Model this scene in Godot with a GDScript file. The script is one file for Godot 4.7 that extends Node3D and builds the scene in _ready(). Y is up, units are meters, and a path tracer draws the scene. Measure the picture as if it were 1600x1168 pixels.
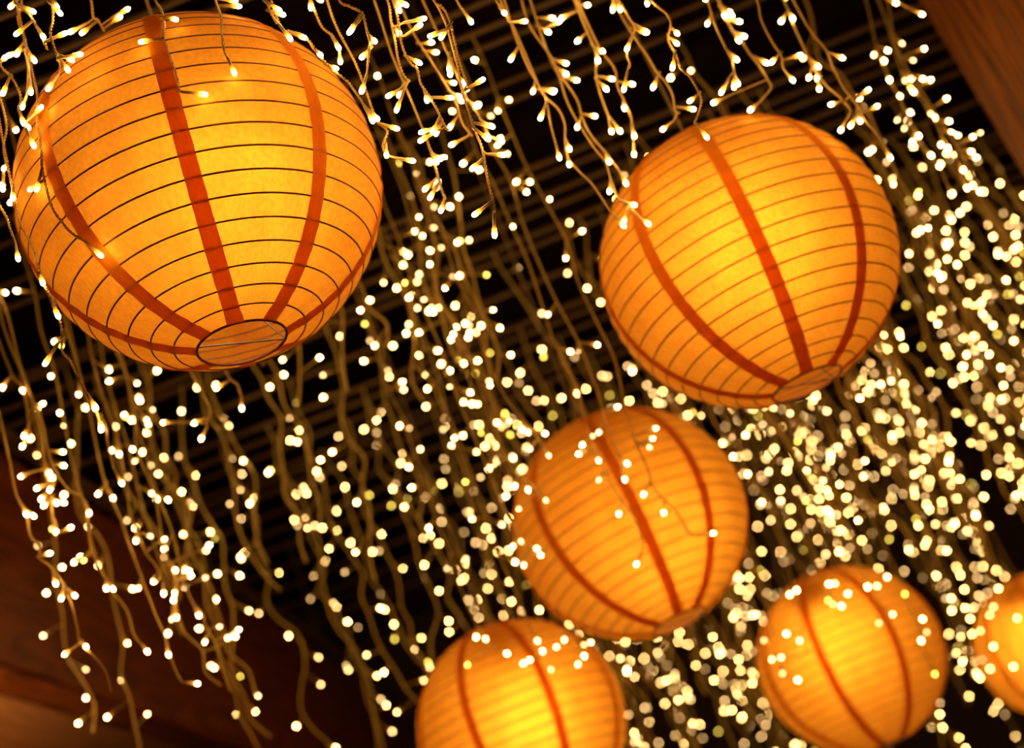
extends Node3D

const FOCAL := 2222.0            # focal length in pixels of the 1600x1168 frame
const W := 1600.0
const H := 1168.0
const EYE := Vector3(0, 1.5, 0)
const ROD_Y := 2.92
const PITCH := 22.0
const ROLL := 22.0
const RODS: Array[float] = [1.30, 1.42, 1.57, 1.66, 1.71, 1.94, 2.01, 2.07, 2.20, 2.26, 2.51, 2.57, 2.64, 2.70, 2.79, 2.84, 3.02, 3.22, 3.30, 3.38, 3.50, 3.57, 3.65, 3.80, 3.95, 4.12, 4.30, 4.50, 4.75, 5.05]
const LED_GLOW := 58.0
const LAMP_ENERGY := 0.055

var cam_x: Vector3
var cam_y: Vector3
var cam_f: Vector3
var rng := RandomNumberGenerator.new()
var used := {}
var lanterns: Array = []          # [centre, radius]
var led_mesh: Mesh
var socket_mesh: Mesh
var joined_bulbs: Array = []   # the same light as one mesh, in a few strengths
var led_mat: StandardMaterial3D
var socket_mat: StandardMaterial3D
var wire_mat: StandardMaterial3D
var strand_no := 0


func _ready() -> void:
	# ---- camera -------------------------------------------------------
	var p := deg_to_rad(PITCH)
	var r := deg_to_rad(ROLL)
	cam_f = Vector3(0, sin(p), -cos(p))
	var up := Vector3(0, cos(p), sin(p))
	cam_x = Vector3.RIGHT * cos(r) - up * sin(r)
	cam_y = Vector3.RIGHT * sin(r) + up * cos(r)
	var lens := CameraAttributesPhysical.new()
	lens.frustum_focal_length = 12.0 / (H * 0.5 / FOCAL)
	lens.frustum_focus_distance = 1.43
	lens.exposure_aperture = lens.frustum_focal_length / 16.5
	lens.frustum_near = 0.05
	lens.frustum_far = 60.0
	var camera := Camera3D.new()
	camera.name = "camera"
	camera.attributes = lens
	camera.fov = rad_to_deg(2.0 * atan(H * 0.5 / FOCAL))
	camera.transform = Transform3D(Basis(cam_x, cam_y, -cam_f), EYE)
	add_child(camera)
	camera.current = true
	# ---- air and exposure: night, nothing but the lamps ----------------
	var env := Environment.new()
	env.background_mode = Environment.BG_COLOR
	env.background_color = Color(0.004, 0.0025, 0.001)
	env.tonemap_mode = Environment.TONE_MAPPER_LINEAR
	env.tonemap_exposure = 1.0
	env.sdfgi_enabled = true
	env.ssao_enabled = true
	env.ssil_enabled = true
	var we := WorldEnvironment.new()
	we.name = "world_environment"
	we.environment = env
	add_child(we)

	rng.seed = 4711
	make_materials()
	build_setting()
	build_lanterns()
	traced_strands()
	curtain_strands()


# ---------------------------------------------------------------- helpers
func ray(x: float, y: float) -> Vector3:
	return cam_x * ((x - W * 0.5) / FOCAL) - cam_y * ((y - H * 0.5) / FOCAL) + cam_f

func on_plane(x: float, y: float, d: float) -> Vector3:      # the point of that sight line which stands d metres ahead
	var v := ray(x, y)
	return EYE + v * (d / -v.z)

func to_pixel(q: Vector3) -> Vector3:
	var v := q - EYE
	var z := v.dot(cam_f)
	return Vector3(W * 0.5 + FOCAL * v.dot(cam_x) / z, H * 0.5 - FOCAL * v.dot(cam_y) / z, z)

func numbered(called: String) -> String:
	if not used.has(called):
		used[called] = 0
		return called
	used[called] += 1
	return "%s_%03d" % [called, used[called]]

func tag(o: Node, label: String, category: String, group := "", kind := "") -> void:
	o.set_meta("label", label)
	o.set_meta("category", category)
	if group:
		o.set_meta("group", group)
	if kind:
		o.set_meta("kind", kind)

func thing(called: String, at: Vector3) -> Node3D:
	var o := Node3D.new()
	o.name = numbered(called)
	o.position = at
	add_child(o, true)
	return o

func mesh_node(called: String, mesh: Mesh, mat: Material, parent: Node3D) -> MeshInstance3D:
	var m := MeshInstance3D.new()
	m.name = numbered(called) if parent == self else called
	m.mesh = mesh
	if mat:
		m.material_override = mat
	m.cast_shadow = GeometryInstance3D.SHADOW_CASTING_SETTING_ON
	parent.add_child(m, true)
	return m

func grid_mesh(rows: Array, close_ring: bool, uv_scale := Vector2.ONE) -> ArrayMesh:
	# rows: Array of PackedVector3Array, all of one length; smooth shaded skin over them, seen from outside when rows climb and points run anticlockwise seen from the row's end
	var n_rows := rows.size()
	var n: int = rows[0].size()
	var v := PackedVector3Array()
	var uv := PackedVector2Array()
	var cols := n + 1 if close_ring else n
	for i in n_rows:
		for j in cols:
			v.append(rows[i][j % n])
			uv.append(Vector2(float(j) / (cols - 1), float(i) / maxf(1.0, n_rows - 1)) * uv_scale)
	var normals := PackedVector3Array()
	normals.resize(v.size())
	var idx := PackedInt32Array()
	for i in n_rows - 1:
		for j in cols - 1:
			var a := i * cols + j
			var b := a + 1
			var c := a + cols
			var e := c + 1
			idx.append_array(PackedInt32Array([a, b, c, b, e, c]))
			var fn := (v[c] - v[a]).cross(v[b] - v[a]) + (v[e] - v[b]).cross(v[e] - v[c]) * -0.0
			for k in [a, b, c, e]:
				normals[k] += fn
	if close_ring:
		for i in n_rows:
			var s := normals[i * cols] + normals[i * cols + cols - 1]
			normals[i * cols] = s
			normals[i * cols + cols - 1] = s
	for k in normals.size():
		normals[k] = normals[k].normalized()
	var arrays := []
	arrays.resize(Mesh.ARRAY_MAX)
	arrays[Mesh.ARRAY_VERTEX] = v
	arrays[Mesh.ARRAY_NORMAL] = normals
	arrays[Mesh.ARRAY_TEX_UV] = uv
	arrays[Mesh.ARRAY_INDEX] = idx
	var m := ArrayMesh.new()
	m.add_surface_from_arrays(Mesh.PRIMITIVE_TRIANGLES, arrays)
	return m

func lathe(profile: Array, sides: int) -> ArrayMesh:          # profile: [radius, height] from the bottom up
	var rows := []
	for q in profile:
		var ring := PackedVector3Array()
		for j in sides:
			var a := TAU * j / sides
			ring.append(Vector3(cos(a) * q[0], q[1], sin(a) * q[0]))
		rows.append(ring)
	return grid_mesh(rows, true)

func tube_into(st: SurfaceTool, pts: PackedVector3Array, radius: float, sides: int) -> void:
	# an open tube round a line of points, added to the collecting tool
	var n := pts.size()
	if n < 2:
		return
	var side := (pts[1] - pts[0]).normalized().cross(Vector3(0.31, 0.2, 0.93)).normalized()
	var rings: Array = []
	for i in n:
		var t := (pts[mini(i + 1, n - 1)] - pts[maxi(i - 1, 0)]).normalized()
		side = (side - t * side.dot(t)).normalized()
		var other := t.cross(side)
		var ring := PackedVector3Array()
		for j in sides:
			var a := TAU * j / sides
			ring.append(side * cos(a) + other * sin(a))
		rings.append(ring)
	for i in n - 1:
		for j in sides:
			var k := (j + 1) % sides
			for c in [[i, j], [i + 1, j], [i, k], [i, k], [i + 1, j], [i + 1, k]]:
				var nn: Vector3 = rings[c[0]][c[1]]
				st.set_normal(nn)
				st.add_vertex(pts[c[0]] + nn * radius)

func torus_mesh(radius: float, thick: float, y: float, around := 48, sides := 6) -> ArrayMesh:
	var pts := []
	for i in around:
		var a := TAU * i / around
		var ring := PackedVector3Array()
		for j in sides:
			var b := TAU * j / sides
			ring.append(Vector3(cos(a) * (radius + thick * cos(b)), y - thick * sin(b), sin(a) * (radius + thick * cos(b))))
		pts.append(ring)
	pts.append(pts[0])
	return grid_mesh(pts, true)

func bevel_box(size: Vector3, bevel: float) -> ArrayMesh:
	# a timber with chamfered long edges; its length runs along z, texture runs with it
	var hx := size.x * 0.5
	var hy := size.y * 0.5
	var sect := [Vector2(-hx + bevel, -hy), Vector2(hx - bevel, -hy), Vector2(hx, -hy + bevel), Vector2(hx, hy - bevel), Vector2(hx - bevel, hy), Vector2(-hx + bevel, hy), Vector2(-hx, hy - bevel), Vector2(-hx, -hy + bevel)]
	var st := SurfaceTool.new()
	st.begin(Mesh.PRIMITIVE_TRIANGLES)
	var round_ := 0.0
	for i in 8:
		var a: Vector2 = sect[i]
		var b: Vector2 = sect[(i + 1) % 8]
		var l := a.distance_to(b)
		var nrm := Vector3((b - a).y, -(b - a).x, 0).normalized()
		var z0 := -size.z * 0.5
		var z1 := size.z * 0.5
		var q := [Vector3(a.x, a.y, z0), Vector3(b.x, b.y, z0), Vector3(b.x, b.y, z1), Vector3(a.x, a.y, z1)]
		var t := [Vector2(round_, 0), Vector2(round_ + l, 0), Vector2(round_ + l, size.z), Vector2(round_, size.z)]
		for k in [0, 2, 1, 0, 3, 2]:
			st.set_normal(nrm)
			st.set_uv(t[k])
			st.add_vertex(q[k])
		round_ += l
	for s in [-1.0, 1.0]:
		for i in range(1, 7):
			var tri := [sect[0], sect[i], sect[i + 1]] if s < 0 else [sect[0], sect[i + 1], sect[i]]
			for c in tri:
				st.set_normal(Vector3(0, 0, s))
				st.set_uv(c)
				st.add_vertex(Vector3(c.x, c.y, s * size.z * 0.5))
	return st.commit()


# -------------------------------------------------------------- materials
func make_materials() -> void:
	led_mat = StandardMaterial3D.new()
	led_mat.resource_name = "warm_white_led"
	led_mat.albedo_color = Color(1.0, 0.93, 0.75)
	led_mat.roughness = 0.3
	led_mat.emission_enabled = true
	led_mat.emission = Color(1.0, 0.60, 0.19).linear_to_srgb()
	led_mat.emission_energy_multiplier = LED_GLOW
	socket_mat = StandardMaterial3D.new()
	socket_mat.resource_name = "clear_socket_plastic"
	socket_mat.albedo_color = Color(0.46, 0.33, 0.11).linear_to_srgb()
	socket_mat.roughness = 0.25
	socket_mat.backlight_enabled = true
	socket_mat.backlight = Color(0.42, 0.34, 0.18)
	wire_mat = StandardMaterial3D.new()
	wire_mat.resource_name = "clear_gold_cable"
	wire_mat.albedo_color = Color(0.75, 0.56, 0.16).linear_to_srgb()
	wire_mat.roughness = 0.3
	wire_mat.backlight_enabled = true
	wire_mat.backlight = Color(0.8, 0.66, 0.34)
	# one light: a dome over a short body; its socket: a clear tapered sleeve that the cable enters
	led_mesh = lathe([[0.0, -0.003], [0.0021, -0.003], [0.0023, -0.001], [0.0025, 0.0005], [0.0025, 0.0024], [0.0021, 0.0040], [0.0013, 0.0050], [0.0, 0.0054]], 10)
	socket_mesh = lathe([[0.0009, -0.0205], [0.0015, -0.0198], [0.0017, -0.013], [0.0018, -0.006], [0.0026, -0.0045], [0.0028, -0.001], [0.0026, 0.0]], 9)
	var small_led := lathe([[0.0, -0.0025], [0.0024, -0.0015], [0.0025, 0.0024], [0.0016, 0.0047], [0.0, 0.0054]], 7)
	var small_socket := lathe([[0.0010, -0.0200], [0.0017, -0.013], [0.0018, -0.006], [0.0027, -0.003], [0.0026, 0.0]], 7)
	for k in 4:
		var m := ArrayMesh.new()
		m.add_surface_from_arrays(Mesh.PRIMITIVE_TRIANGLES, small_led.surface_get_arrays(0))
		m.add_surface_from_arrays(Mesh.PRIMITIVE_TRIANGLES, small_socket.surface_get_arrays(0))
		var glow := led_mat
		if k:
			glow = led_mat.duplicate()
			glow.emission = (Color(1.0, 0.74, 0.10) if k == 3 else Color(1.0, 0.60, 0.22)).linear_to_srgb()
			glow.emission_energy_multiplier = LED_GLOW * [1.0, 0.42, 0.16, 0.2][k]
		m.surface_set_material(0, glow)
		m.surface_set_material(1, socket_mat)
		joined_bulbs.append(m)

func wood(dark: Color, light: Color, seed_: int, rough: float, coat: float, scale: Vector3) -> StandardMaterial3D:
	# grain: rings of a stretched, warped field, with knots; u across, v along
	var a := FastNoiseLite.new()
	a.seed = seed_
	a.frequency = 0.006
	a.noise_type = FastNoiseLite.TYPE_SIMPLEX_SMOOTH
	var b := FastNoiseLite.new()
	b.seed = seed_ + 7
	b.frequency = 0.05
	var im := Image.create(256, 512, false, Image.FORMAT_RGB8)
	var hi := Image.create(256, 512, false, Image.FORMAT_RGB8)
	for y in 512:
		for x in 256:
			var n := a.get_noise_2d(x * 1.3, y * 0.35)
			var ring := 0.5 + 0.5 * sin((x * 0.16 + n * 26.0))
			var fine := 0.5 + 0.5 * b.get_noise_2d(x * 6.0, y * 0.3)
			var k := clampf(ring * 0.65 + fine * 0.35, 0.0, 1.0)
			im.set_pixel(x, y, dark.lerp(light, k).linear_to_srgb())
			var g := clampf(0.5 + 0.35 * (ring - 0.5) + 0.3 * (fine - 0.5), 0.0, 1.0)
			hi.set_pixel(x, y, Color(g, g, g))
	var m := StandardMaterial3D.new()
	m.albedo_texture = ImageTexture.create_from_image(im)
	m.heightmap_enabled = true
	m.heightmap_texture = ImageTexture.create_from_image(hi)
	m.heightmap_scale = 0.25
	m.roughness = rough
	m.clearcoat_enabled = coat > 0.0
	m.clearcoat = coat
	m.clearcoat_roughness = 0.28
	m.uv1_scale = scale
	return m


# ---------------------------------------------------------------- setting
func plain_mat(c: Color, rough := 0.8) -> StandardMaterial3D:
	var m := StandardMaterial3D.new()
	m.albedo_color = c.linear_to_srgb()
	m.roughness = rough
	return m

func slab(called: String, at: Vector3, size: Vector3, mat: Material, label: String, category: String) -> MeshInstance3D:
	var b := BoxMesh.new()
	b.size = size
	var m := mesh_node(called, b, mat, self)
	m.position = at
	tag(m, label, category, "", "structure")
	return m

func build_setting() -> void:
	var dark_wall := plain_mat(Color(0.10, 0.055, 0.025))
	slab("floor", Vector3(0, -0.05, -2.8), Vector3(6.4, 0.1, 9.4), plain_mat(Color(0.16, 0.10, 0.06)), "plain dark brown floor far below the lanterns", "floor")
	slab("wall_back", Vector3(0, 1.65, -7.45), Vector3(6.4, 3.5, 0.1), dark_wall, "dark brown wall far behind the curtain of lights", "wall")
	slab("wall_front", Vector3(0, 1.65, 1.85), Vector3(6.4, 3.5, 0.1), dark_wall, "dark brown wall behind the viewer", "wall")
	slab("wall_left", Vector3(-3.15, 1.65, -2.8), Vector3(0.1, 3.5, 9.4), dark_wall, "dark brown wall beyond the long timber beam", "wall")
	slab("wall_right", Vector3(3.15, 1.65, -2.8), Vector3(0.1, 3.5, 9.4), dark_wall, "dark brown wall beyond the upright timber post", "wall")
	# the ceiling: planks above, thin round rods below them that the strands hang from
	var ceiling := slab("ceiling", Vector3(0, 3.45, -2.8), Vector3(6.4, 0.1, 9.4), dark_wall, "dark plank ceiling with thin round rods slung below it", "ceiling")
	var plank_mats := []
	for k in 3:
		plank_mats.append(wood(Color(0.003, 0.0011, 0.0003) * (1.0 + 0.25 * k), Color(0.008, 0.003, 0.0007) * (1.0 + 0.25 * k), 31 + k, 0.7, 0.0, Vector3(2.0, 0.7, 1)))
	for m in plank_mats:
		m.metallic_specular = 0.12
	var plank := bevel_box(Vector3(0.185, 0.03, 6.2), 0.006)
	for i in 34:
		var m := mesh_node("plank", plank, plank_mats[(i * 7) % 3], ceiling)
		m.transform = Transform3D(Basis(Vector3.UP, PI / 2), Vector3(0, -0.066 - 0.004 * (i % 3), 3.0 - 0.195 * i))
	var rod_mat := wood(Color(0.10, 0.052, 0.010), Color(0.17, 0.095, 0.020), 5, 0.45, 0.0, Vector3(8, 1, 1))
	var rr := RandomNumberGenerator.new()
	rr.seed = 12
	for i in RODS.size():
		var st := SurfaceTool.new()
		st.begin(Mesh.PRIMITIVE_TRIANGLES)
		var pts := PackedVector3Array()
		var lean := rr.randf_range(-0.02, 0.02)
		var sag := rr.randf_range(0.0, 0.012)
		for k in 25:
			var x := -1.10 + 2.72 * k / 24.0
			pts.append(Vector3(x, -sag * (1.0 - pow((x - 0.25) / 1.36, 2)) + rr.randf_range(-0.001, 0.001), -lean * (x - 0.2)))
		tube_into(st, pts, rr.randf_range(0.0042, 0.006), 8)
		var m := mesh_node("rod", st.commit(), rod_mat, ceiling)
		m.position = Vector3(0, ROD_Y + 0.002, -RODS[i]) - ceiling.position
	# cross battens that carry the rods, tied up to the ceiling
	var batten := bevel_box(Vector3(0.03, 0.025, 5.2), 0.004)
	for x in [-1.085, 1.60]:
		var m := mesh_node("batten", batten, rod_mat, ceiling)
		m.position = Vector3(x, ROD_Y + 0.024, -3.1) - ceiling.position
		for z in [-0.8, -2.2, -3.6, -5.4]:
			var h := mesh_node("hanger", bevel_box(Vector3(0.014, 0.014, 0.46), 0.002), rod_mat, ceiling)
			h.transform = Transform3D(Basis(Vector3.RIGHT, PI / 2), Vector3(x, ROD_Y + 0.26, z) - ceiling.position)
	# the heavy beam on the left and the post on the right
	var beam := mesh_node("timber_beam", bevel_box(Vector3(0.09, 0.56, 7.4), 0.012), wood(Color(0.09, 0.016, 0.0012), Color(0.27, 0.058, 0.004), 77, 0.4, 0.1, Vector3(1.6, 0.5, 1)), self)
	beam.position = Vector3(-1.165, 2.665, -3.2)
	tag(beam, "long dark red-brown timber beam below the leftmost hanging strands", "beam", "", "structure")
	var corbel := mesh_node("wall_plate", bevel_box(Vector3(1.88, 0.06, 7.4), 0.01), wood(Color(0.30, 0.10, 0.025), Color(0.46, 0.17, 0.045), 19, 0.5, 0.0, Vector3(1.5, 0.5, 1)), self)
	corbel.position = Vector3(-2.155, 2.425, -3.2)
	tag(corbel, "reddish boarding under the dark beam in the lower left corner", "boarding", "", "structure")
	var post := mesh_node("timber_post", bevel_box(Vector3(0.34, 0.34, 3.4), 0.03), wood(Color(0.09, 0.018, 0.0006), Color(0.42, 0.13, 0.003), 42, 0.5, 0.0, Vector3(2.4, 0.55, 1)), self)
	post.transform = Transform3D(Basis(Vector3.RIGHT, PI / 2), Vector3(1.13, 1.70, -2.17))
	tag(post, "varnished brown timber post at the upper right beside the lights", "post", "", "structure")


	# a small lamp under the boarding, left of the picture
	var lamp := thing("wall_lamp", Vector3(-1.75, 1.72, -2.3))
	tag(lamp, "warm uplighter bowl on a tall stem, under the boarding left of the picture", "lamp")
	mesh_node("stem", lathe([[0.12, -1.72], [0.12, -1.70], [0.011, -1.69], [0.011, -0.055], [0.0, -0.055]], 16), plain_mat(Color(0.05, 0.03, 0.02), 0.4), lamp)
	mesh_node("bowl", lathe([[0.010, -0.060], [0.045, -0.052], [0.068, -0.020], [0.076, 0.052], [0.073, 0.052], [0.065, -0.018], [0.043, -0.048], [0.0, -0.052]], 24), plain_mat(Color(0.05, 0.03, 0.02), 0.4), lamp)
	var globe_mat := StandardMaterial3D.new()
	globe_mat.emission_enabled = true
	globe_mat.emission = Color(1.0, 0.66, 0.30).linear_to_srgb()
	globe_mat.emission_energy_multiplier = 4.0
	var ball := SphereMesh.new()
	ball.radius = 0.04
	ball.height = 0.08
	mesh_node("globe", ball, globe_mat, lamp)
	var l := OmniLight3D.new()
	l.name = "lamp_light"
	l.light_color = Color(1.0, 0.66, 0.30).linear_to_srgb()
	l.light_energy = 1.7
	l.light_size = 0.04
	l.omni_range = 10.0
	l.omni_attenuation = 2.0
	l.shadow_enabled = true
	lamp.add_child(l, true)


# --------------------------------------------------------------- lanterns
func build_lanterns() -> void:
	var grain := FastNoiseLite.new()
	grain.seed = 9
	grain.frequency = 0.03
	var fibre := FastNoiseLite.new()
	fibre.seed = 21
	fibre.frequency = 0.11
	var im := Image.create(768, 384, false, Image.FORMAT_RGB8)
	var bump := Image.create(768, 384, false, Image.FORMAT_RGB8)
	for y in 384:
		for x in 768:
			var k := 0.965 + 0.035 * grain.get_noise_2d(x, y * 0.6) + 0.055 * fibre.get_noise_2d(x * 2.2, y * 1.4)
			im.set_pixel(x, y, Color(clampf(k, 0, 1), clampf(k * k, 0, 1), clampf(k * k, 0, 1)))
			var b := 0.5 + 0.45 * grain.get_noise_2d(x * 0.5 + 900.0, y * 1.4)
			bump.set_pixel(x, y, Color(b, b, b))
	var tex := ImageTexture.create_from_image(im)
	var relief := ImageTexture.create_from_image(bump)
	var paper := StandardMaterial3D.new()
	paper.resource_name = "orange_paper"
	paper.albedo_color = Color(0.74, 0.35, 0.026).linear_to_srgb()
	paper.albedo_texture = tex
	paper.roughness = 0.85
	paper.metallic_specular = 0.25
	paper.backlight_enabled = true
	paper.backlight = Color(1.0, 0.86, 0.7).linear_to_srgb()
	paper.heightmap_enabled = true
	paper.heightmap_texture = relief
	paper.heightmap_scale = 0.12
	var seam := paper.duplicate()
	seam.resource_name = "overlapped_paper"
	seam.albedo_color = Color(0.72, 0.30, 0.010).linear_to_srgb()
	seam.backlight = Color(1.0, 0.66, 0.08).linear_to_srgb()
	var wire := plain_mat(Color(0.16, 0.028, 0.003), 0.6)
	var frame_mat := plain_mat(Color(0.16, 0.09, 0.04), 0.4)
	var glow := StandardMaterial3D.new()
	glow.resource_name = "frosted_bulb"
	glow.albedo_color = Color(1, 0.95, 0.85)
	glow.emission_enabled = true
	glow.emission = Color(1.0, 0.78, 0.45).linear_to_srgb()
	glow.emission_energy_multiplier = 6.0
	var cord_mat := plain_mat(Color(0.22, 0.13, 0.05), 0.6)
	# [centre px, radius px, brightest px, lean x, lean z, a seam's bearing and the next ones, label]
	lantern(316, 304, 287, 370, 285, -2.6, 0.0, [-69, -31, 10.6, 54, 99, 146, 192, 241], "largest sharp orange paper lantern, upper left, with its bottom opening in view", [paper, seam, wire, frame_mat, glow, cord_mat])
	lantern(1168, 410, 234, 1160, 368, 0.0, 0.0, [-81, -42, -4, 38, 84, 130, 176, 226], "second largest orange paper lantern, upper right, beside the timber post", [paper, seam, wire, frame_mat, glow, cord_mat])
	lantern(984, 816, 185, 1032, 832, 3.6, 4.0, [-83, -42, 2, 38, 84, 130, 176, 226], "soft-focus orange lantern hanging just below the second largest one", [paper, seam, wire, frame_mat, glow, cord_mat])
	lantern(1329, 1028, 149, 1296, 992, 0.0, 0.0, [-66, -23, 21, 66, 111, 156, 201, 248], "blurred orange lantern at the lower right, whole width visible", [paper, seam, wire, frame_mat, glow, cord_mat])
	lantern(815, 1130, 167, 830, 1110, 0.0, 0.0, [-62, -20, 24, 68, 112, 156, 201, 250], "blurred orange lantern low in the middle, only its top showing", [paper, seam, wire, frame_mat, glow, cord_mat])
	lantern(1640, 1005, 120, 1600, 985, 0.0, 0.0, [-60, -15, 30, 75, 120, 165, 210, 255], "blurred orange lantern cut off by the right edge of the picture", [paper, seam, wire, frame_mat, glow, cord_mat])

func lantern(px: float, py: float, rp: float, hx: float, hy: float, lean_x: float, lean_z: float, bearings: Array, label: String, mats: Array) -> void:
	var big := 0.2
	var v := ray(px, py)
	var dist := big / sin(atan(rp / FOCAL / pow(v.length(), 1.5)))
	var c := EYE + v.normalized() * dist
	lanterns.append([c, big])
	var o := thing("paper_lantern", c)
	tag(o, label, "lantern", "hanging paper lanterns")
	o.rotation_degrees = Vector3(-lean_z, 0, lean_x)
	var n_ribs := 23
	var lat0 := deg_to_rad(-76.0)
	var lat1 := deg_to_rad(76.0)
	# the paper: flat between its wire hoops, a little puckered
	var rows := []
	var pucker := FastNoiseLite.new()
	pucker.seed = int(px)
	pucker.frequency = 1.0
	var skin := func(lat: float, az: float, out: float) -> Vector3:
		var t := (lat - lat0) / (lat1 - lat0) * (n_ribs - 1)
		var i := clampi(int(floor(t)), 0, n_ribs - 2)
		var u := t - i
		var la: float = lat0 + (lat1 - lat0) * i / (n_ribs - 1)
		var lb: float = lat0 + (lat1 - lat0) * (i + 1) / (n_ribs - 1)
		var rr: float = lerpf(cos(la), cos(lb), u)
		var yy: float = lerpf(sin(la), sin(lb), u)
		var w: float = 1.0 + out / big - 0.0045 * 4.0 * u * (1.0 - u) * (0.4 + 0.6 * absf(pucker.get_noise_2d(az * 2.2, i * 3.1)))
		return Vector3(sin(az) * rr * w, yy * w * 0.98, cos(az) * rr * w) * big
	for i in (n_ribs - 1) * 3 + 1:
		var lat: float = lat0 + (lat1 - lat0) * i / ((n_ribs - 1) * 3.0)
		var ring := PackedVector3Array()
		for j in 96:
			ring.append(skin.call(lat, -TAU * j / 96.0, 0.0))
		rows.append(ring)
	mesh_node("shade", grid_mesh(rows, true), mats[0], o)
	# overlaps of the gores: strips of one width laid on the paper
	for b in bearings:
		var az := deg_to_rad(b)
		var strip := []
		for i in 67:
			var lat: float = lerpf(lat0, lat1, i / 66.0)
			var row := PackedVector3Array()
			var half: float = 0.0088 / (big * cos(lat)) * (1.0 + 0.10 * pucker.get_noise_2d(i * 0.9, b))
			for k in 5:
				row.append(skin.call(lat, az - half * (k - 2.0) / 2.0, 0.0012))
			strip.append(row)
		var s := mesh_node("seam", grid_mesh(strip, false, Vector2(0.06, 1)), mats[1], o)
		s.set_meta("label", "darker strip where two sheets of paper overlap")
	for i in n_ribs:
		var lat: float = lat0 + (lat1 - lat0) * i / (n_ribs - 1)
		var edge := i == 0 or i == n_ribs - 1
		mesh_node("rim" if edge else "rib", torus_mesh(big * cos(lat) + (0.0 if edge else -0.0003), 0.0016 if edge else 0.0010, big * 0.98 * sin(lat), 96 if not edge else 48), mats[2], o)
	# the wire stretcher inside: two uprights bowed between the rims, a hook over the top
	var st := SurfaceTool.new()
	st.begin(Mesh.PRIMITIVE_TRIANGLES)
	var rim: float = big * cos(lat0)
	var top: float = big * 0.98 * sin(lat1)
	for s in [-1.0, 1.0]:
		tube_into(st, PackedVector3Array([Vector3(s * rim, -top, 0), Vector3(s * rim * 0.55, -top + 0.03, 0.0), Vector3(s * 0.022, -top * 0.5, 0), Vector3(s * 0.022, top * 0.5, 0), Vector3(s * rim * 0.55, top - 0.03, 0), Vector3(s * rim, top, 0)]), 0.0011, 6)
	tube_into(st, PackedVector3Array([Vector3(-rim, -top, 0), Vector3(rim, -top, 0)]), 0.0011, 6)
	tube_into(st, PackedVector3Array([Vector3(-rim, top, 0), Vector3(0, top + 0.02, 0), Vector3(rim, top, 0)]), 0.0011, 6)
	var f := mesh_node("wire_stretcher", st.commit(), mats[3], o)
	f.rotation.y = 0.55
	# lamp: hangs a little off centre on its cord
	var hit := ray(hx, hy).normalized()
	var oc := c - EYE
	var along := hit.dot(oc)
	var near: float = along - sqrt(maxf(0.0, along * along - (oc.length_squared() - big * big)))
	var lamp_at: Vector3 = o.transform.affine_inverse() * (c + (EYE + hit * near - c) * 0.67)
	var bulb := mesh_node("bulb", lathe([[0.0, -0.036], [0.010, -0.034], [0.018, -0.027], [0.0225, -0.016], [0.0225, -0.004], [0.018, 0.010], [0.0125, 0.022], [0.0115, 0.030]], 20), mats[4], o)
	bulb.position = lamp_at
	var holder := mesh_node("lamp_holder", lathe([[0.0115, 0.028], [0.0145, 0.030], [0.0145, 0.058], [0.009, 0.066], [0.003, 0.070]], 16), mats[3], bulb)
	holder.position = Vector3.ZERO
	var cs := SurfaceTool.new()
	cs.begin(Mesh.PRIMITIVE_TRIANGLES)
	var to_rod: Vector3 = o.transform.affine_inverse() * Vector3(c.x, 3.30, c.z)
	tube_into(cs, PackedVector3Array([lamp_at + Vector3(0, 0.068, 0), lamp_at.lerp(Vector3(0, top, 0), 0.5) + Vector3(0, 0.05, 0), Vector3(0, top + 0.02, 0), to_rod]), 0.0022, 6)
	mesh_node("cord", cs.commit(), mats[5], o)
	var lamp := OmniLight3D.new()
	lamp.name = "lamp_light"
	lamp.light_color = Color(1.0, 0.80, 0.48).linear_to_srgb()
	lamp.light_energy = LAMP_ENERGY
	lamp.light_size = 0.02
	lamp.omni_range = 8.0
	lamp.omni_attenuation = 2.0
	lamp.shadow_enabled = true
	lamp.position = lamp_at + Vector3(0, -0.012, 0)
	o.add_child(lamp, true)


# ---------------------------------------------------------- light strands
func smooth_line(knots: PackedVector3Array, step: float) -> PackedVector3Array:
	var out := PackedVector3Array()
	var n := knots.size()
	for i in n - 1:
		var a := knots[maxi(i - 1, 0)]
		var b := knots[i]
		var c := knots[i + 1]
		var d := knots[mini(i + 2, n - 1)]
		var m := maxi(1, int(ceil(b.distance_to(c) / step)))
		for k in m:
			out.append(b.cubic_interpolate(c, a, d, float(k) / m))
	out.append(knots[n - 1])
	return out

func pair_into(st: SurfaceTool, line: PackedVector3Array, twist: float) -> void:
	# two cables twisted round each other
	for s in [0.0, PI]:
		var pts := PackedVector3Array()
		var run := 0.0
		for i in line.size():
			var t := (line[mini(i + 1, line.size() - 1)] - line[maxi(i - 1, 0)]).normalized()
			var u := t.cross(Vector3(0.9, 0.1, 0.4)).normalized()
			var w := t.cross(u)
			if i:
				run += line[i].distance_to(line[i - 1])
			var a: float = s + run / twist * TAU
			pts.append(line[i] + (u * cos(a) + w * sin(a)) * 0.00095)
		tube_into(st, pts, 0.00075, 5)

func strand_thing(label: String, group: String, at: Vector3) -> Node3D:
	var o := thing("light_strand", at)
	tag(o, label, "string lights", group)
	return o

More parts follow.
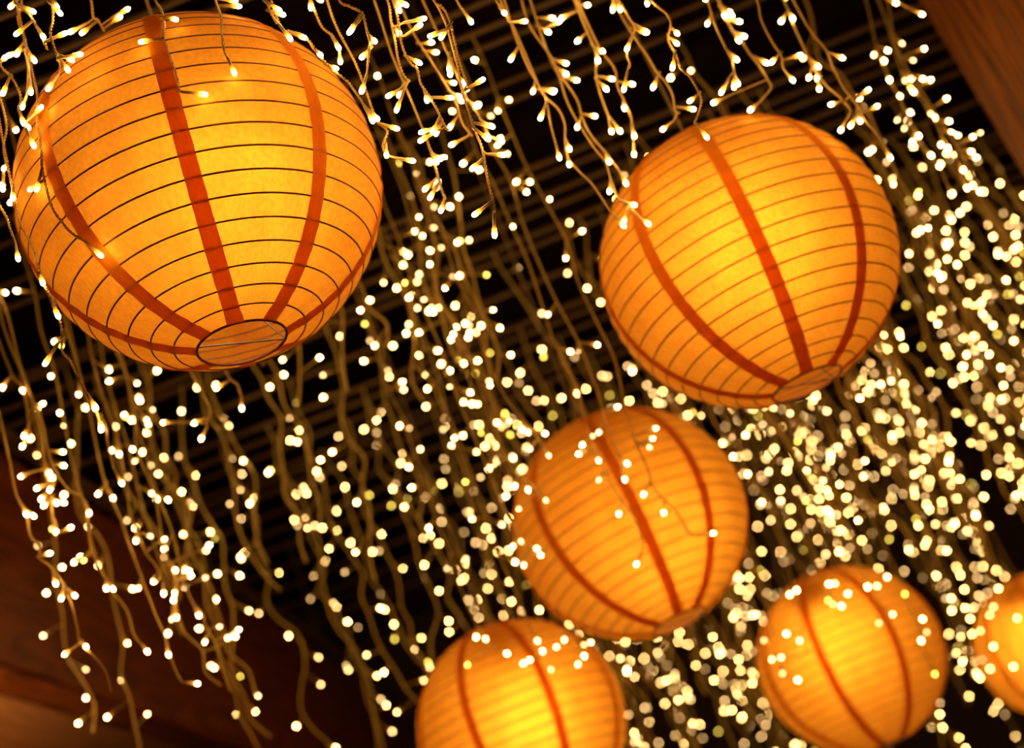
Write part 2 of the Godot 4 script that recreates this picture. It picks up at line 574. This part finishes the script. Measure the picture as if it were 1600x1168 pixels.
func add_bulb(o: Node3D, tip: Vector3, dir: Vector3, split: bool) -> Node3D:
	# tip: front of the light, in the strand's own axes; dir: where it points
	var y := dir.normalized()
	var x := y.cross(Vector3(0.3, 0.2, 0.9)).normalized()
	var t := Transform3D(Basis(x, y, x.cross(y)), tip - y * 0.0054)
	var b: MeshInstance3D
	if split:
		b = mesh_node("bulb", led_mesh, led_mat, o)
		mesh_node("socket", socket_mesh, socket_mat, b)
	else:
		var pick := rng.randf()
		b = mesh_node("bulb", joined_bulbs[0 if pick < 0.56 else 1 if pick < 0.78 else 2 if pick < 0.94 else 3], null, o)
	b.transform = t
	return b

func strand_light(o: Node3D, at: Vector3) -> void:
	var l := OmniLight3D.new()
	l.name = "strand_light"
	l.light_color = Color(1.0, 0.60, 0.19).linear_to_srgb()
	l.light_energy = 0.0003
	l.light_size = 0.0025
	l.omni_range = 8.0
	l.omni_attenuation = 2.0
	l.shadow_enabled = true
	l.position = at
	o.add_child(l, true)

func pigtail(st: SurfaceTool, from: Vector3, to: Vector3, dir: Vector3) -> void:
	# the short lead between the twisted pair and a socket
	var mid := from.lerp(to, 0.5) - dir * from.distance_to(to) * 0.2
	tube_into(st, smooth_line(PackedVector3Array([from, mid, to, to + dir * 0.003]), 0.003), 0.0011, 5)

func clear(q: Vector3, gap: float) -> Vector3:               # a strand that meets a lantern lies against its paper
	for l in lanterns:
		var v: Vector3 = q - l[0]
		if v.length() < l[1] + gap:
			q = l[0] + v.normalized() * (l[1] + gap)
	return q

func hang(pt: Vector3) -> PackedVector3Array:
	# from the nearest rod down towards a point of the strand
	var best := RODS[0]
	for z in RODS:
		if absf(z + pt.z) < absf(best + pt.z):
			best = z
	var out := PackedVector3Array()
	var top := Vector3(pt.x, ROD_Y - 0.004, -best)
	var n := maxi(2, int((top.y - pt.y) / 0.07))
	for i in n:
		var u := float(i) / n
		out.append(top.lerp(pt, u) + Vector3(rng.randf_range(-0.006, 0.006), 0, rng.randf_range(-0.006, 0.006)) * (1.0 if i else 0.0))
	return out

func place(x: float, y: float, d: float, on: int, gap: float) -> Vector3:
	if on < 0:
		return on_plane(x, y, d)
	var u := ray(x, y).normalized()
	var c: Vector3 = lanterns[on][0] - EYE
	var rr: float = lanterns[on][1] + gap
	var b := u.dot(c)
	return EYE + u * (b - sqrt(maxf(0.0, b * b - (c.length_squared() - rr * rr))))

# depth: metres along the view to the first point; px: the cable; tips: the lights
func strand(label: String, depth: float, px: Array, tips: Array, on := -1) -> void:
	var first := EYE + ray(px[0], px[1]) * depth
	var d := -first.z
	var pts := PackedVector3Array()
	var i := 0
	while i < px.size():
		pts.append(place(px[i], px[i + 1], d, on, 0.008) + Vector3(0, 0, rng.randf_range(-0.006, 0.0) if on < 0 else 0.0))
		i += 2
	var knots := hang(pts[0])
	var hung := knots.size()
	knots.append_array(pts)
	var o := strand_thing(label, "fairy light strands", knots[0])
	var line := smooth_line(knots, 0.0018)
	for k in line.size():
		line[k] = clear(line[k], 0.006) - knots[0]
	var st := SurfaceTool.new()
	st.begin(Mesh.PRIMITIVE_TRIANGLES)
	var fine := depth < 2.1
	var last: Node3D
	var reach := 0
	i = 0
	while i < tips.size():
		var tip := clear(place(tips[i], tips[i + 1], d, on, 0.011), 0.010) - knots[0]
		i += 2
		var best := 0
		var bd := 9.0
		for k in range(0, line.size(), 2):
			var q := line[k].distance_to(tip)
			if q < bd:
				bd = q
				best = k
		if bd < 0.024:                                    # beside the cable: its lead leaves a little higher up
			best = maxi(0, best - int((0.027 - bd * 0.5) / 0.0018))
		reach = maxi(reach, best)
		var from := line[best]
		var dir := (tip - from).normalized()
		if on < 0:
			dir = (dir + Vector3(0, 0, rng.randf_range(-0.25, 0.45))).normalized()
		last = add_bulb(o, tip, dir, fine)
		pigtail(st, from, tip - dir * 0.0255, dir)
	if px[px.size() - 1] < 1050.0 and line.size() - reach > 8:   # the cable ends at its last light
		line = line.slice(0, reach + 4)
	pair_into(st, line, 0.0085)
	for k in hung - 1:                                    # more lights on the part above the first traced point
		for rep in 2:
			var from := clear(knots[k + 1], 0.006) - knots[0]
			var a := rng.randf() * TAU
			var dir := Vector3(cos(a), rng.randf_range(-1.2, 0.1), sin(a)).normalized()
			var tip := clear(from + dir * 0.033 + knots[0], 0.012) - knots[0]
			dir = (tip - from).normalized()
			var on_screen := to_pixel(tip + knots[0])
			var over_big := Vector2(on_screen.x - 1168.0, on_screen.y - 410.0).length() < 250.0 or Vector2(on_screen.x - 316.0, on_screen.y - 304.0).length() < 300.0
			if (depth < 1.9 or over_big) and on_screen.y > -14.0 and on_screen.x > -14.0 and on_screen.x < 1614.0:
				continue
			if rng.randf() < (0.3 if rep else 0.0) + (0.4 if depth < 2.3 and on_screen.y > -14.0 else 0.0):
				continue
			add_bulb(o, tip, dir, false)
			pigtail(st, from, tip - dir * 0.0255, dir)
	mesh_node("cable", st.commit(), wire_mat, o)
	if last:
		strand_light(o, last.position)

func traced_strands() -> void:
	# in front of the largest lantern
	strand("fairy light strand down the front of the largest lantern ending in one sideways bulb", 1.46, [240, -6, 252, 15, 257, 38, 256, 60, 264, 85, 272, 106, 278, 126, 280, 143], [278, 31, 216, 66, 325, 148], 0)
	strand("short fairy light strand over the top of the largest lantern with a single hanging bulb", 1.46, [335, -5, 345, 25, 347, 50, 350, 76, 358, 98], [368, 118, 378, 10, 372, 2], 0)
	strand("fairy light strand lying across the left side of the largest lantern", 1.46, [52, 118, 58, 150, 58, 182, 62, 212, 65, 242, 66, 264, 73, 296, 82, 325, 97, 347, 112, 364, 132, 376], [44, 298, 56, 300, 161, 402], 0)
	strand("fairy light strand hugging the lower left edge of the largest lantern", 1.47, [8, 250, 16, 285, 25, 320, 28, 345, 42, 372, 52, 398, 60, 425, 66, 442, 78, 462, 90, 490, 96, 522, 97, 548, 110, 564, 122, 590, 136, 618, 150, 646], [20, 313, 68, 446, 93, 498, 68, 572, 152, 640, 160, 672])
	strand("fairy light strand with a bright bulb cluster left of the largest lantern", 1.47, [-4, 92, 10, 112, 22, 128, 30, 150, 28, 172, 40, 196, 42, 206], [77, 170, 3, 150, 56, 232, 38, 196, 46, 202])
	strand("tangled fairy light strand beside the top left of the largest lantern", 1.44, [78, -8, 80, 28, 78, 50, 84, 78, 92, 96], [90, 14, 97, 24, 108, 112, 130, 84, 73, 142, 115, 95])
	strand("fairy light strand running from the top left corner towards the largest lantern", 1.48, [20, -6, 44, 20, 55, 38, 66, 62, 74, 80, 84, 92], [56, 20, 69, 60, 106, 50, 22, 56])
	strand("fairy light strand at the far left edge with two lone bulbs above the lantern", 1.6, [30, -8, 28, 30, 34, 55, 40, 85], [14, 13, 10, 88, 24, 88, 56, 98, 52, 150, 50, 178])
	strand("thin fairy light strand at the left edge ending beside the largest lantern", 1.46, [-6, 305, 8, 338, 15, 356, 22, 378], [29, 408, 4, 290])
	strand("short fairy light strand hanging above the left shoulder of the largest lantern", 1.62, [140, -8, 143, 22, 152, 30, 164, 50, 174, 62], [125, 54, 191, 24, 203, 12, 106, 52])
	strand("fairy light strand on the left rim where the lantern meets the picture edge", 1.55, [-8, 130, 6, 190, 2, 225, 10, 262, 6, 280], [10, 88, 5, 300, 24, 268])
	# over the right shoulder of the largest lantern
	strand("fairy light strand ending in a bright bulb on the top right of the largest lantern", 1.45, [412, -6, 428, 28, 440, 44], [456, 64, 440, 18, 446, 24])
	strand("fairy light strand draped down the right shoulder of the largest lantern", 1.47, [436, 36, 452, 46, 470, 52, 480, 60, 492, 76, 505, 92, 520, 108, 540, 122, 552, 138, 563, 155, 575, 172], [503, 88, 528, 108, 584, 192, 592, 188, 479, 60])
	strand("short fairy light strand poking out at the right edge of the largest lantern", 1.5, [585, 180, 594, 192, 604, 203, 598, 228, 606, 243, 618, 248], [624, 202, 604, 246, 649, 252])
	strand("fairy light strand in the dark gap above the right side of the largest lantern", 1.55, [484, -6, 500, 36, 520, 56, 536, 82, 550, 92, 553, 110, 549, 124], [486, 16, 531, 78, 532, 100, 504, 2])
	strand("looped fairy light strand with a double ended bulb between the two biggest lanterns", 1.42, [528, -4, 545, 8, 560, 16, 567, 22, 571, 42, 576, 60, 577, 75, 573, 96], [564, 146, 543, 54, 546, 52, 587, 66, 563, 92])
	# the bunch between the two biggest lanterns
	strand("fairy light strand on the left side of the bunch between the two biggest lanterns", 1.52, [603, -6, 610, 30, 616, 62, 622, 92, 630, 116, 640, 126], [626, 54, 603, 152, 618, 176, 667, 28, 660, 37])
	strand("fairy light strand with many bulbs in the middle of the upper bunch", 1.5, [618, 14, 628, 70, 641, 96, 651, 106, 656, 126, 666, 142, 680, 165, 690, 186, 698, 198, 710, 216, 712, 240, 714, 262, 720, 278], [659, 100, 668, 160, 710, 153, 654, 208, 674, 210, 680, 212, 653, 222, 628, 8, 638, 10, 626, 20])
	strand("fairy light strand crossing the front of the upper bunch", 1.46, [676, -4, 690, 10, 701, 26, 707, 50, 712, 72, 718, 96, 728, 126, 736, 141, 747, 144], [758, 122, 687, 62, 668, 58])
	strand("fairy light strand dropping through the bunch to three lowest bulbs", 1.45, [712, 92, 722, 140, 731, 170, 741, 200, 750, 222, 755, 242, 758, 262, 764, 290, 770, 312, 772, 328], [773, 372, 772, 198, 790, 242, 735, 266, 738, 338, 766, 220])
	strand("fairy light strand at the back right of the upper bunch", 1.7, [690, 62, 712, 110, 728, 150, 745, 175, 757, 196, 770, 225, 785, 255, 790, 288], [702, 112, 727, 132, 731, 141, 747, 168, 772, 199, 763, 216, 703, 120, 787, 222])
	strand("fairy light strand at the back left of the upper bunch", 1.72, [640, 40, 668, 85, 690, 120, 712, 160, 722, 190, 742, 215], [678, 66, 685, 82, 712, 130, 720, 152, 724, 160, 701, 202, 702, 228])
	strand("fairy light strand low in the bunch with bulbs pointing down left", 1.6, [640, 150, 656, 190, 668, 222, 680, 260, 690, 296, 705, 330], [622, 152, 690, 250, 698, 246, 684, 256, 670, 312, 688, 332, 661, 298])
	strand("lone fairy light strand with one bulb at the top between the lanterns", 1.6, [712, -4, 725, 16, 731, 26], [738, 37])
	strand("fairy light strand with a bulb high in the dark gap", 1.6, [772, -8, 783, 8, 800, 40, 812, 68], [790, 22, 824, 33])
	strand("forked fairy light strand over the dark middle gap, left branch", 1.72, [785, -8, 802, 48, 814, 78, 826, 106, 838, 126, 850, 146, 856, 168, 861, 196, 868, 222], [875, 250, 796, 96, 832, 146, 843, 188, 868, 145])
	strand("forked fairy light strand over the dark middle gap, right branch", 1.72, [840, 128, 853, 152, 872, 170, 882, 192, 883, 222, 888, 246, 906, 268, 922, 282, 933, 296, 945, 315, 958, 335], [890, 260, 891, 236, 977, 355, 870, 142])
	strand("fairy light strand left of centre top with paired bulbs", 1.85, [826, -8, 848, 60, 868, 108, 886, 130, 902, 156, 911, 186, 926, 212, 946, 236, 962, 258, 972, 275], [901, 202, 933, 182, 888, 100, 860, 52, 867, 28, 877, 32, 905, 126, 888, 118, 953, 256, 980, 290])
	strand("fairy light strand at top centre bending through a cluster of five bulbs", 1.85, [894, -8, 914, 40, 925, 66, 932, 82, 931, 112, 936, 140, 946, 168, 957, 196], [944, 82, 935, 98, 960, 124, 950, 142, 956, 208, 971, 208, 900, 66, 874, 30])
	strand("fairy light strand beside the centre with a drooping tail bulb", 1.8, [936, 70, 960, 106, 964, 130, 976, 156, 986, 182, 988, 206, 990, 226], [991, 244, 992, 132, 976, 172, 992, 216, 921, 8])
	strand("fairy light strand with a short dangling end at top centre", 1.62, [962, -8, 983, 26, 992, 44, 983, 64, 979, 82, 984, 100, 981, 118], [974, 144, 978, 80, 1014, 52, 970, 18, 957, 20])
	strand("fairy light strand ending in the single bulb on the second lantern's top left", 1.6, [1015, -6, 1040, 16, 1048, 32, 1044, 60, 1056, 82, 1064, 106, 1077, 116, 1087, 132, 1096, 152, 1092, 176, 1085, 192], [1107, 218, 1075, 160, 1060, 54, 1060, 70, 1050, 110, 1012, 8])
	strand("fairy light strand curling above the second lantern's left shoulder", 1.75, [985, 48, 1010, 82, 1026, 110, 1040, 126, 1051, 146, 1055, 170, 1062, 176], [1087, 171, 1019, 140, 1013, 52, 1033, 204])
	strand("straight fairy light strand above the second lantern with three bulbs at its end", 1.72, [1102, -8, 1118, 38, 1132, 70, 1143, 90, 1147, 112], [1147, 140, 1104, 40, 1154, 96, 1103, 2, 1125, 148, 1154, 134])
	strand("fairy light strand above the crown of the second lantern", 1.9, [1118, -8, 1144, 44, 1160, 66, 1172, 82, 1188, 104, 1206, 135], [1134, 28, 1143, 20, 1146, 27, 1159, 34, 1166, 58, 1156, 66, 1112, 162, 1170, 176, 1201, 100])
	strand("fairy light strand at the upper right with a sideways bulb", 1.78, [1180, -8, 1190, 30, 1207, 62, 1221, 86, 1224, 106, 1230, 122], [1254, 85, 1203, 100, 1241, 128])
	strand("fairy light strand passing right of the second lantern's crown", 1.9, [1222, -8, 1242, 40, 1258, 78, 1268, 100, 1290, 130, 1310, 150, 1330, 170], [1219, 36, 1240, 32, 1281, 107, 1263, 124, 1280, 142, 1312, 206])
	strand("fairy light strand sloping down to the second lantern's right shoulder", 1.86, [1236, -8, 1266, 46, 1290, 76, 1302, 106, 1320, 136, 1336, 160, 1351, 186, 1376, 216, 1392, 240], [1360, 138, 1374, 164, 1345, 192, 1327, 200, 1295, 164, 1393, 250, 1320, 92])
	strand("fairy light strand closest to the left edge of the timber post", 2.3, [1385, -8, 1398, 60, 1420, 110, 1445, 150, 1472, 190, 1495, 225, 1514, 262, 1528, 300], [1412, 70, 1447, 75, 1430, 95, 1445, 124, 1457, 123, 1482, 152, 1486, 190, 1500, 212, 1523, 212, 1535, 206, 1521, 237, 1529, 246, 1532, 302])
	strand("fairy light strand left of the one closest to the timber post", 2.35, [1350, -8, 1370, 70, 1390, 120, 1405, 150, 1425, 195, 1445, 230, 1468, 260, 1486, 300], [1390, 80, 1365, 88, 1383, 97, 1391, 127, 1408, 152, 1425, 177, 1400, 190, 1412, 203, 1437, 215, 1425, 225, 1457, 245, 1470, 262, 1490, 304])
	strand("fairy light strand between the two that hang beside the timber post", 2.4, [1378, 10, 1410, 110, 1430, 140, 1455, 175, 1475, 215, 1495, 250, 1510, 290], [1415, 128, 1427, 125, 1424, 140, 1429, 145, 1456, 180, 1464, 186, 1490, 208, 1482, 234, 1470, 228, 1492, 244, 1507, 268, 1512, 296])
	strand("short fairy light strand at the top left corner of the timber post", 2.0, [1378, -14, 1402, 2, 1422, 12, 1434, 18], [1444, 24, 1403, 6])
	# over the second lantern
	strand("fairy light strand touching the left side of the second lantern", 1.72, [925, 225, 945, 250, 955, 280, 965, 305, 980, 318, 1004, 340], [995, 321, 1016, 352, 974, 350, 952, 302])
	# the soft strands at the left below the largest lantern
	strand("leftmost fairy light strand whose tail hangs over the dark beam", 2.0, [-4, 640, 8, 690, 16, 735, 24, 772, 40, 800, 46, 836, 60, 852, 62, 872, 78, 884, 96, 908, 106, 932, 113, 956, 118, 982, 122, 1002, 138, 1018, 154, 1034, 165, 1052, 172, 1080], [88, 915, 81, 863, 136, 1012, 98, 1024, 119, 932, 95, 938, 43, 806, 55, 808])
	strand("fairy light strand joining the leftmost tail above the beam", 2.05, [54, 636, 62, 672, 66, 700, 70, 730, 78, 775, 80, 800, 86, 832, 96, 862, 106, 888, 100, 906], [88, 834, 114, 822, 62, 782, 66, 792, 90, 788, 103, 786, 78, 742, 30, 745])
	strand("fairy light strand curving beside the leftmost ones with a bulb at its elbow", 2.0, [16, 582, 30, 600, 40, 630, 44, 668, 52, 686, 64, 684], [2, 608, 36, 612, 70, 629, 36, 684, 33, 700])
	strand("long fairy light strand bending right below the largest lantern's left side", 2.0, [32, 580, 46, 618, 60, 642, 68, 668, 73, 697, 86, 735, 106, 764, 126, 774, 135, 806, 138, 846, 152, 884, 160, 900], [102, 706, 103, 728, 76, 768, 54, 764, 140, 804, 178, 922, 113, 879])
	strand("fairy light strand from the lantern's lower left ending over the dark beam", 1.9, [124, 582, 134, 616, 148, 642, 162, 660, 168, 690, 172, 716, 180, 742], [192, 758, 150, 640, 158, 674])
	strand("long fairy light strand running past the beam to the picture's lower edge", 2.15, [140, 650, 154, 715, 164, 755, 176, 785, 188, 812, 198, 842, 212, 880, 226, 916, 242, 960, 256, 992, 264, 1022, 272, 1046, 284, 1066], [178, 780, 215, 922, 264, 1026, 312, 1068, 151, 774])
	strand("fairy light strand ending in one bulb over the dark beam", 2.15, [130, 790, 145, 856, 160, 894, 170, 918, 184, 934, 200, 958, 207, 985, 214, 1000], [232, 1020, 113, 880, 122, 870, 129, 878, 166, 922])
	strand("looped fairy light strand with a hanging bulb left of the middle beam", 2.1, [196, 750, 202, 800, 214, 830, 226, 862, 242, 882, 250, 902, 247, 916], [256, 930, 212, 848, 238, 838, 260, 840, 186, 712])
	strand("fairy light strand below the lantern with a tight bunch of bulbs", 2.1, [240, 770, 252, 838, 264, 880, 274, 906, 276, 920], [276, 893, 298, 890, 302, 898, 270, 940, 273, 930, 267, 971, 276, 968])
	strand("fairy light strand dividing at its end left of the middle", 2.15, [284, 900, 300, 940, 316, 958, 322, 980, 335, 1002, 346, 1040, 358, 1080], [319, 1006, 312, 964, 346, 978, 376, 982])
	strand("fairy light strand with a curled tail near the lower edge", 2.2, [276, 955, 286, 985, 302, 1002, 316, 1016, 321, 1050, 345, 1070], [330, 850, 324, 901, 371, 993])
	strand("fairy light strand right below the lantern's opening ending in a single bulb", 1.95, [355, 584, 370, 600, 376, 625], [378, 641, 335, 608])
	strand("fairy light strand with an arc and one bulb below the largest lantern", 2.0, [300, 585, 316, 612, 327, 640, 320, 662], [313, 688, 300, 662, 252, 660])
	# in front of the soft-focus lantern
	strand("dark looking fairy light strand across the soft-focus lantern ending in a sideways bulb", 2.12, [960, 560, 976, 632, 990, 680, 1003, 712, 1016, 742, 1022, 762, 1040, 782, 1060, 804, 1074, 828, 1086, 836], [1118, 832, 1004, 775, 1037, 804, 1023, 684, 1018, 700, 1028, 668])
	strand("fairy light strand down the middle of the soft-focus lantern", 2.12, [900, 600, 916, 660, 932, 704, 948, 738, 965, 770, 990, 806, 1003, 840, 1005, 856], [993, 884, 966, 806, 936, 722, 934, 752, 908, 697, 901, 710])
	strand("fairy light strand on the soft-focus lantern between its two strips", 2.14, [930, 600, 944, 650, 958, 690, 968, 715], [982, 726, 977, 752, 934, 678, 922, 682, 968, 634])
	strand("fairy light strand touching the soft-focus lantern's upper left shoulder", 2.1, [790, 620, 812, 648, 832, 672, 846, 692], [859, 714, 816, 674, 826, 678, 855, 678, 826, 704])
	strand("fairy light strand ending at the left flank of the soft-focus lantern", 2.14, [790, 720, 812, 742, 832, 756, 842, 768], [855, 784, 826, 768, 804, 762, 808, 797])
	strand("fairy light strand at the lower left flank of the soft-focus lantern", 2.16, [786, 790, 800, 815, 812, 836, 822, 860], [815, 848, 842, 858, 848, 868, 818, 886, 800, 856])
	# in front of the three lowest lanterns and between them
	strand("blurred fairy light strand over the left edge of the lower right lantern", 2.78, [1216, 830, 1232, 885, 1244, 930, 1252, 975, 1262, 1020], [1226, 990, 1249, 1003, 1233, 931, 1246, 924, 1218, 1027])
	strand("blurred fairy light strand with a bulb cluster near the lower right lantern's bright spot", 2.76, [1262, 820, 1282, 890, 1298, 930, 1312, 952], [1297, 914, 1307, 912, 1294, 940, 1302, 946, 1317, 948, 1327, 926])
	strand("blurred fairy light strand right of the bright spot of the lower right lantern", 2.78, [1326, 830, 1350, 896, 1372, 930, 1390, 965], [1356, 919, 1373, 916, 1388, 900, 1397, 961, 1371, 974])
	strand("blurred fairy light strand down the right flank of the lower right lantern", 2.8, [1382, 850, 1410, 920, 1432, 970, 1456, 1044], [1415, 930, 1444, 968, 1450, 989, 1440, 1003, 1462, 1055])
	strand("blurred fairy light strand at the lower right lantern's left rim, near the lower edge", 2.8, [1176, 850, 1190, 910, 1206, 985, 1226, 1046, 1250, 1076], [1223, 1054, 1249, 1063, 1205, 1032, 1180, 960, 1192, 1002])
	strand("blurred fairy light strand over the low middle lantern, longer one", 2.45, [806, 925, 830, 985, 848, 1016, 860, 1040], [841, 1003, 849, 1019, 862, 1048, 825, 1032, 815, 1037])
	strand("blurred fairy light strand over the low middle lantern, beside its right strip", 2.45, [862, 925, 890, 984, 912, 1014], [867, 1012, 881, 1002, 915, 1008, 926, 1003, 914, 1027, 902, 1040])
	strand("blurred fairy light strand at the left shoulder of the low middle lantern", 2.45, [720, 920, 745, 975, 765, 1008], [795, 1022, 760, 1000, 744, 998, 728, 1040])
	strand("blurred fairy light strand over the lantern at the right edge", 3.5, [1530, 850, 1552, 930, 1572, 1000, 1588, 1060], [1552, 950, 1545, 962, 1591, 965, 1550, 1010, 1584, 1043, 1562, 920])
	strand("blurred fairy light strand in the dark gap right of the lower right lantern", 3.5, [1462, 850, 1486, 910, 1502, 960, 1512, 1010, 1522, 1062], [1486, 936, 1510, 950, 1518, 967, 1534, 985, 1500, 996, 1476, 1025, 1492, 1020, 1503, 1034, 1526, 1052, 1486, 955])
	strand("blurred fairy light strand beside the lantern at the right edge, in the dark gap", 3.9, [1490, 850, 1512, 910, 1526, 960, 1534, 1000, 1544, 1070], [1506, 922, 1531, 931, 1522, 950, 1517, 990, 1534, 1032, 1548, 1046, 1530, 1060, 1540, 905, 1500, 900])


func zone_of(m: Vector2) -> Array:
	if m.x < 560.0 and m.y < 600.0:
		return ["fairy light strand glimpsed behind the largest lantern", "strands behind the largest lantern"]
	if m.x < 300.0:
		return ["fairy light strand above the dark beam", "strands above the dark beam"]
	if m.x < 560.0:
		return ["fairy light strand below the largest lantern's opening", "strands below the largest lantern"]
	if m.x < 930.0 and m.y < 560.0:
		return ["fairy light strand between the two biggest lanterns", "strands between the two biggest lanterns"]
	if m.x < 930.0:
		return ["fairy light strand left of the soft-focus lantern", "strands left of the soft-focus lantern"]
	if m.y < 330.0:
		return ["fairy light strand between second lantern and timber post", "strands beside the timber post"]
	if m.x > 1380.0 and m.y < 640.0:
		return ["fairy light strand below the timber post", "strands right of the second lantern"]
	if m.y > 860.0:
		return ["fairy light strand between the lower lanterns", "strands between the lower lanterns"]
	return ["fairy light strand in the glow under the second lantern", "strands under the second lantern"]

var zones := {}                  # label -> [[x in the picture, distance ahead, strand], ...]

func name_by_place() -> void:
	var words := ["leftmost", "second from the left", "third from the left", "fourth from the left", "fifth from the left", "sixth from the left", "seventh from the left", "eighth from the left", "ninth from the left"]
	var blur := [[""], ["less blurred ", "more blurred "], ["slightly blurred ", "rather blurred ", "most blurred "], ["slightly blurred ", "rather blurred ", "very blurred ", "most blurred "]]
	for label in zones:
		var list: Array = zones[label]
		list.sort_custom(func(p, q): return p[1] < q[1])
		var layers := clampi(ceili(list.size() / 16.0), 1, 4)
		var each := ceili(float(list.size()) / layers)
		for k in layers:
			var part: Array = list.slice(k * each, (k + 1) * each)
			part.sort_custom(func(p, q): return p[0] < q[0])
			var n := part.size()
			for i in n:
				var where: String = "the only one" if n == 1 else "rightmost" if i == n - 1 else words[i] if i < 9 else ["second", "third", "fourth", "fifth", "sixth", "seventh", "eighth", "ninth", "tenth", "eleventh"][mini(n - 2 - i, 9)] + " from the right"
				part[i][2].set_meta("label", "%s%s, %s" % [blur[layers - 1][k], label, where])

func curtain_strands() -> void:
	# rows of strands on the rods further back: [first rod, last rod, how many, x from, x to, lowest, highest end of a strand]
	for row in [[8, 9, 8, -0.40, 0.10, 0.28, 0.52], [8, 10, 9, -0.2, 0.9, 0.45, 0.75], [10, 15, 28, -0.95, 1.0, 0.50, 0.90], [10, 13, 5, -0.85, -0.30, 0.45, 0.80], [16, 20, 36, -0.75, 1.30, 0.70, 1.05], [21, 24, 40, -0.40, 1.60, 0.85, 1.25], [25, 29, 44, -0.1, 1.62, 1.0, 1.5], [15, 19, 13, 0.86, 1.36, 0.70, 1.10]]:
		var n: int = row[2]
		for k in n:
			var d: float = RODS[rng.randi_range(row[0], row[1])]
			var x: float = lerpf(row[3], row[4], (k + rng.randf()) / n)
			curtain(x, d, rng.randf_range(row[5], row[6]))
	name_by_place()

func curtain(x: float, d: float, length: float) -> void:
	var top := Vector3(x, ROD_Y - 0.004, -d)
	for l in lanterns:
		var c: Vector3 = l[0]
		if Vector2(c.x - x, c.z + d).length() < l[1] + 0.13 and top.y - length < c.y + l[1] + 0.05:
			return
	if x > 0.76 and d < 2.6:
		return
	var knots := PackedVector3Array()
	var n := int(length / 0.045)
	var wob := FastNoiseLite.new()
	wob.seed = rng.randi() % 100000
	wob.frequency = 2.8
	var drift := Vector3(rng.randf_range(-0.07, 0.07), 0, rng.randf_range(-0.05, 0.05))
	for i in n + 1:
		var y := -length * i / n
		var grow := minf(1.0, i / 4.0)
		knots.append(drift * (float(i) / n) + Vector3(wob.get_noise_1d(y) * 0.055 * grow + rng.randf_range(-0.005, 0.005), y, wob.get_noise_1d(y + 50.0) * 0.05 * grow))
	var spots := []
	var s := rng.randf_range(0.03, 0.1)
	var mean := Vector2.ZERO
	var seen := 0
	while s < length - 0.02:
		var t := s / length * n
		var i := int(t)
		var from := knots[i].lerp(knots[i + 1], t - i)
		var a := rng.randf() * TAU
		var dir := Vector3(cos(a), rng.randf_range(-1.3, 0.15), sin(a)).normalized()
		spots.append([from, dir, from + dir * rng.randf_range(0.030, 0.055)])
		var q := to_pixel(top + from)
		if q.x > -10 and q.x < 1610 and q.y > -10 and q.y < 1178:
			mean += Vector2(q.x, q.y)
			seen += 1
		s += rng.randf_range(0.032, 0.105)
	if seen < 3:
		return
	mean /= seen
	var z := zone_of(mean)
	var o := strand_thing(z[0], z[1], top)
	if not zones.has(z[0]):
		zones[z[0]] = []
	zones[z[0]].append([mean.x, d, o])
	var st := SurfaceTool.new()
	st.begin(Mesh.PRIMITIVE_TRIANGLES)
	tube_into(st, smooth_line(knots, 0.009), 0.0023, 5)
	for q in spots:
		add_bulb(o, q[2], q[1], false)
		pigtail(st, q[0], q[2] - q[1] * 0.0255, q[1])
	mesh_node("cable", st.commit(), wire_mat, o)
	strand_no += 1
	if strand_no % 12 == 0:
		strand_light(o, spots[spots.size() / 2][2])
